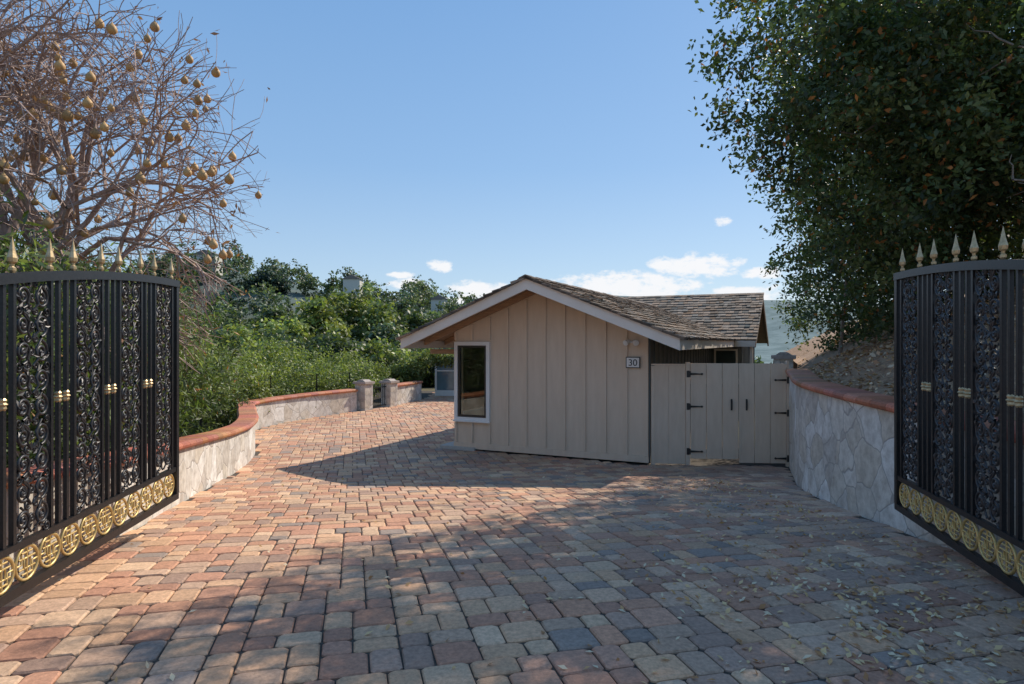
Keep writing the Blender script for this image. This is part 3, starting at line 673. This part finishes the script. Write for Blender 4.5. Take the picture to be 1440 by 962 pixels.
hb=[(-7.9,17.2,.15,1.2,1.2,.85),(-7.4,19.3,.05,1.1,1.3,.8),(-6.8,21.3,.0,1.1,1.3,.75),(-6.0,23.3,-.05,1.0,1.2,.75),(-9.0,19,.4,1.6,1.8,1.0),(-8.2,22.5,.3,1.7,1.8,1.0),(-6.6,25.5,.25,1.5,1.5,.9)]
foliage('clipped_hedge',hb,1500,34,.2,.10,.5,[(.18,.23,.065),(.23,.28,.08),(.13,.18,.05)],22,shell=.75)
def tree(name,x,y,ztop,wid,seed,pal,ncl=230,per=34,size=.3,cr=.45):
    rd=random.Random(seed); zb_=float(terr(np.float64(x),np.float64(y))); root=empty(name)
    h=ztop-zb_; bl=[]
    for i in range(7):
        a_=rd.uniform(0,6.28); q=rd.uniform(.2,.75)*wid
        rz_=rd.uniform(.12,.22)*h; bl.append((x+q*math.cos(a_),y+q*math.sin(a_),zb_+h*rd.uniform(.40,.80),wid*rd.uniform(.25,.45),wid*rd.uniform(.25,.45),rz_))
    bl.append((x,y,ztop-.22*h,wid*.36,wid*.36,.22*h)); bl.append((x,y,zb_+h*.32,wid*.7,wid*.7,.25*h))
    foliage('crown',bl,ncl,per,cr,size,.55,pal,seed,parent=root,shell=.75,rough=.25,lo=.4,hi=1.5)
    t_=MB(); q=limb(t_,(x,y,zb_-.3),(x+rd.uniform(-.4,.4),y,zb_+h*.5),.05*h**.8,.03*h**.6,5,.06,7)
    for b_ in bl[:6]: limb(t_,q[-2],b_[:3],.02*h**.8,.02,4,.1,5)
    t_.obj('trunk',m_bark,root)
pg=[(.15,.205,.06),(.20,.25,.075),(.12,.17,.05),(.24,.275,.09)]; pd=[(.065,.10,.042),(.085,.125,.05),(.055,.085,.036)]; pb=[(.10,.15,.08),(.13,.18,.10)]
for i,(px,d_,py,wd,pl) in enumerate([(355,30,465,3.0,pd),(400,34,455,3.0,pg),(440,40,418,3.0,pg),(490,46,404,3.4,pg),(535,44,424,3.0,pg),(575,48,440,3.2,pd),(610,56,440,3.4,pb),(420,28,500,2.6,pg),(470,30,480,2.6,pd),(520,31,482,2.6,pg),(563,33,488,2.6,pd),(605,34,478,2.4,pg),(660,52,450,4,pg),(335,24,462,2.2,pg),(460,50,402,2.6,pd),(515,52,410,2.6,pb),(310,44,425,4,pd),(250,36,405,4,pd),(150,34,390,4,pd),(545,38,455,2.2,pb),(385,48,430,3.0,pb)]):
    x_=(px-720)/900*d_; tree('broadleaf_tree',x_,d_,EYE+(480-py)/900*d_,wd,100+i,pl,ncl=250,per=34,size=.007*d_+.02,cr=.32)
foliage('climbing_vine',[(-2.9,25.0,.95,.9,.4,.35),(-3.9,24.9,.5,.6,.4,.4)],160,30,.12,.09,.6,pg,55)
rng=np.random.default_rng(31); bl=[]
for i in range(520):
    x_=rng.uniform(-260,60); y_=rng.uniform(75,300); z_=float(terr(np.float64(x_),np.float64(y_))); s_=rng.uniform(2.2,5.0)
    bl.append((x_,y_,z_+s_*.9,s_,s_,s_*rng.uniform(.8,1.7)))
foliage('distant_trees',bl,11000,14,1.0,1.15,.7,[(.085,.13,.075),(.115,.16,.08),(.065,.10,.07),(.14,.175,.09)],33,shell=.8,lo=.5,hi=1.4)
bl=[(-88,230,EYE+21.5,4.5,4,4.5),(-84,231,EYE+20.5,3.5,4,4),(-93,229,EYE+19,4,4,3.5)]
foliage('skyline_tree',bl,300,20,.9,.9,.7,[(.06,.10,.08)],34)
hh=MB(); 
for (x_,y_,s_) in ((-27,240,3),(-62,250,3.2),(-112,236,4)):
    z_=float(terr(np.float64(x_),np.float64(y_)))+3.5; hh.box(x_-s_,x_+s_,y_-3,y_+3,z_-3,z_+4.2,(.6,.57,.5)); hh.prism([(x_-s_-.5,z_+4.21),(x_+s_+.5,z_+4.21),(x_,z_+6)],y_-3.4,y_+3.4,col=(.2,.17,.15))
hh.obj('hillside_houses',attrmat('stucco',.8,3,.9,1.1,0))

# --- left bare buckeye tree
BT=empty('buckeye_tree'); mbt=MB(); rd=random.Random(12); tips=[]
EC=Vector((-6.4,7.5,4.2)); ER=Vector((3.55,2.6,4.4))
def outside(q):
    e=q-EC; lim=1.0+.35*mnoise.noise(q*.8)
    return (e.x/ER.x)**2+(e.y/ER.y)**2+(e.z/ER.z)**2>lim or q.x/max(q.y,1)>-.385-.07*mnoise.noise(q*1.3+Vector((5,0,0)))
def grow(p,d,L_,r,lev):
    seg=3; q=p.copy(); dd=d.copy()
    for i in range(seg):
        dd=(dd+Vector((rd.gauss(0,.12),rd.gauss(0,.12),rd.gauss(0,.10)+(-.055 if lev>2 else .02)))).normalized()
        nq=q+dd*L_/seg; r1=r*(1-.16*(i+1)/seg*1.2)
        if outside(nq): 
            tips.append((q,dd)); return
        mbt.tube(q,nq,r*(1-.16*i/seg),r1,6 if r>.02 else 3,(1,1,1)); q=nq
        if lev>=1 and lev<6 and rd.random()<.40:
            s=dd.orthogonal().normalized(); s.rotate(Quaternion(dd,rd.uniform(0,6.28)))
            grow(q.copy(),(dd*.6+s*.8).normalized(),L_*.62,r*.5,lev+1 if lev<5 else 6)
    if lev>=6 or r<.0026: tips.append((q,dd)); return
    for k in range(2 if rd.random()<.75 else 3):
        s=dd.orthogonal().normalized(); s.rotate(Quaternion(dd,rd.uniform(0,6.28)))
        nd=(dd*.9+s*rd.uniform(.3,.7)).normalized()
        grow(q.copy(),nd,L_*rd.uniform(.74,.88),r*.63,lev+1)
for (bp,dr,L_,r) in (((-6.3,7.8,-1),(.10,-.05,1),2.1,.12),((-6.9,8.3,-1),(.22,.0,1),2.2,.11),((-5.9,7.3,-1),(-.02,-.1,1),2.0,.10),((-7.3,8.0,-1),(-.05,.1,1),2.3,.11),((-5.6,7.6,-1),(.12,.05,1),2.0,.08)):
    d0=Vector(dr).normalized(); p0=Vector(bp); p1=p0+d0*2.5; mbt.tube(p0,p1,r*1.25,r,9); grow(p1,d0,1.3,r*.85,0)
    grow(p1,(d0+Vector((.75,-.1,.0))).normalized(),1.2,r*.5,1)
m_tw=simple('pale_bark',(.24,.17,.15),(.50,.38,.33),7,.85,.5,.01,stretch=(3,3,1))
mbt.obj('trunks_and_twigs',m_tw,BT)
print('twig verts',len(mbt.v),'tips',len(tips))
fr=MB(); cand=[t for t in tips if -.80<t[0].x/t[0].y<-.36 and (t[0].z-EYE)/t[0].y<.52 and t[0].z>2.5 and t[0].y<8.2]; rd.shuffle(cand); print('cand',len(cand))
chosen=[]
for q,dd in cand:
    if len(chosen)>=95: break
    if rd.random()<.5 and q.x/q.y<-.6: continue
    if all((q-c).length>.17 for c in chosen): chosen.append(q)
for q in chosen:
    s=rd.uniform(.75,1.15)*.046; fr.tube(q,q-Vector((0,0,.05)),.003,.003,4,(.3,.2,.12)); o=q-Vector((0,0,.05+1.6*s))
    c=tuple(np.array((.52,.31,.12))*rd.uniform(.7,1.25)); fr.lathe((o.x,o.y,o.z),[(-.98*s,.2*s),(-.75*s,.68*s),(-.25*s,1.0*s),(.35*s,.98*s),(.85*s,.66*s),(1.25*s,.28*s),(1.6*s,.08*s)],9,c)
fr.obj('hanging_fruits',attrmat('fruit_skin',.6,20,.8,1.15,.2),BT,True)
sel=[tips[i] for i in rng.choice(len(tips),min(900,len(tips)),replace=False)]
C=np.array([tuple(t[0]) for t in sel]).repeat(2,0)+rng.normal(0,.05,(len(sel)*2,3)); nr=rng.normal(size=(len(C),3)); nr/=np.linalg.norm(nr,axis=1)[:,None]
quads('withered_leaves',leafquads(C,nr,.08,.35,rng),m_dry,np.array([(.30,.16,.10),(.38,.21,.12)])[rng.integers(0,2,len(C))],BT)
print('done')
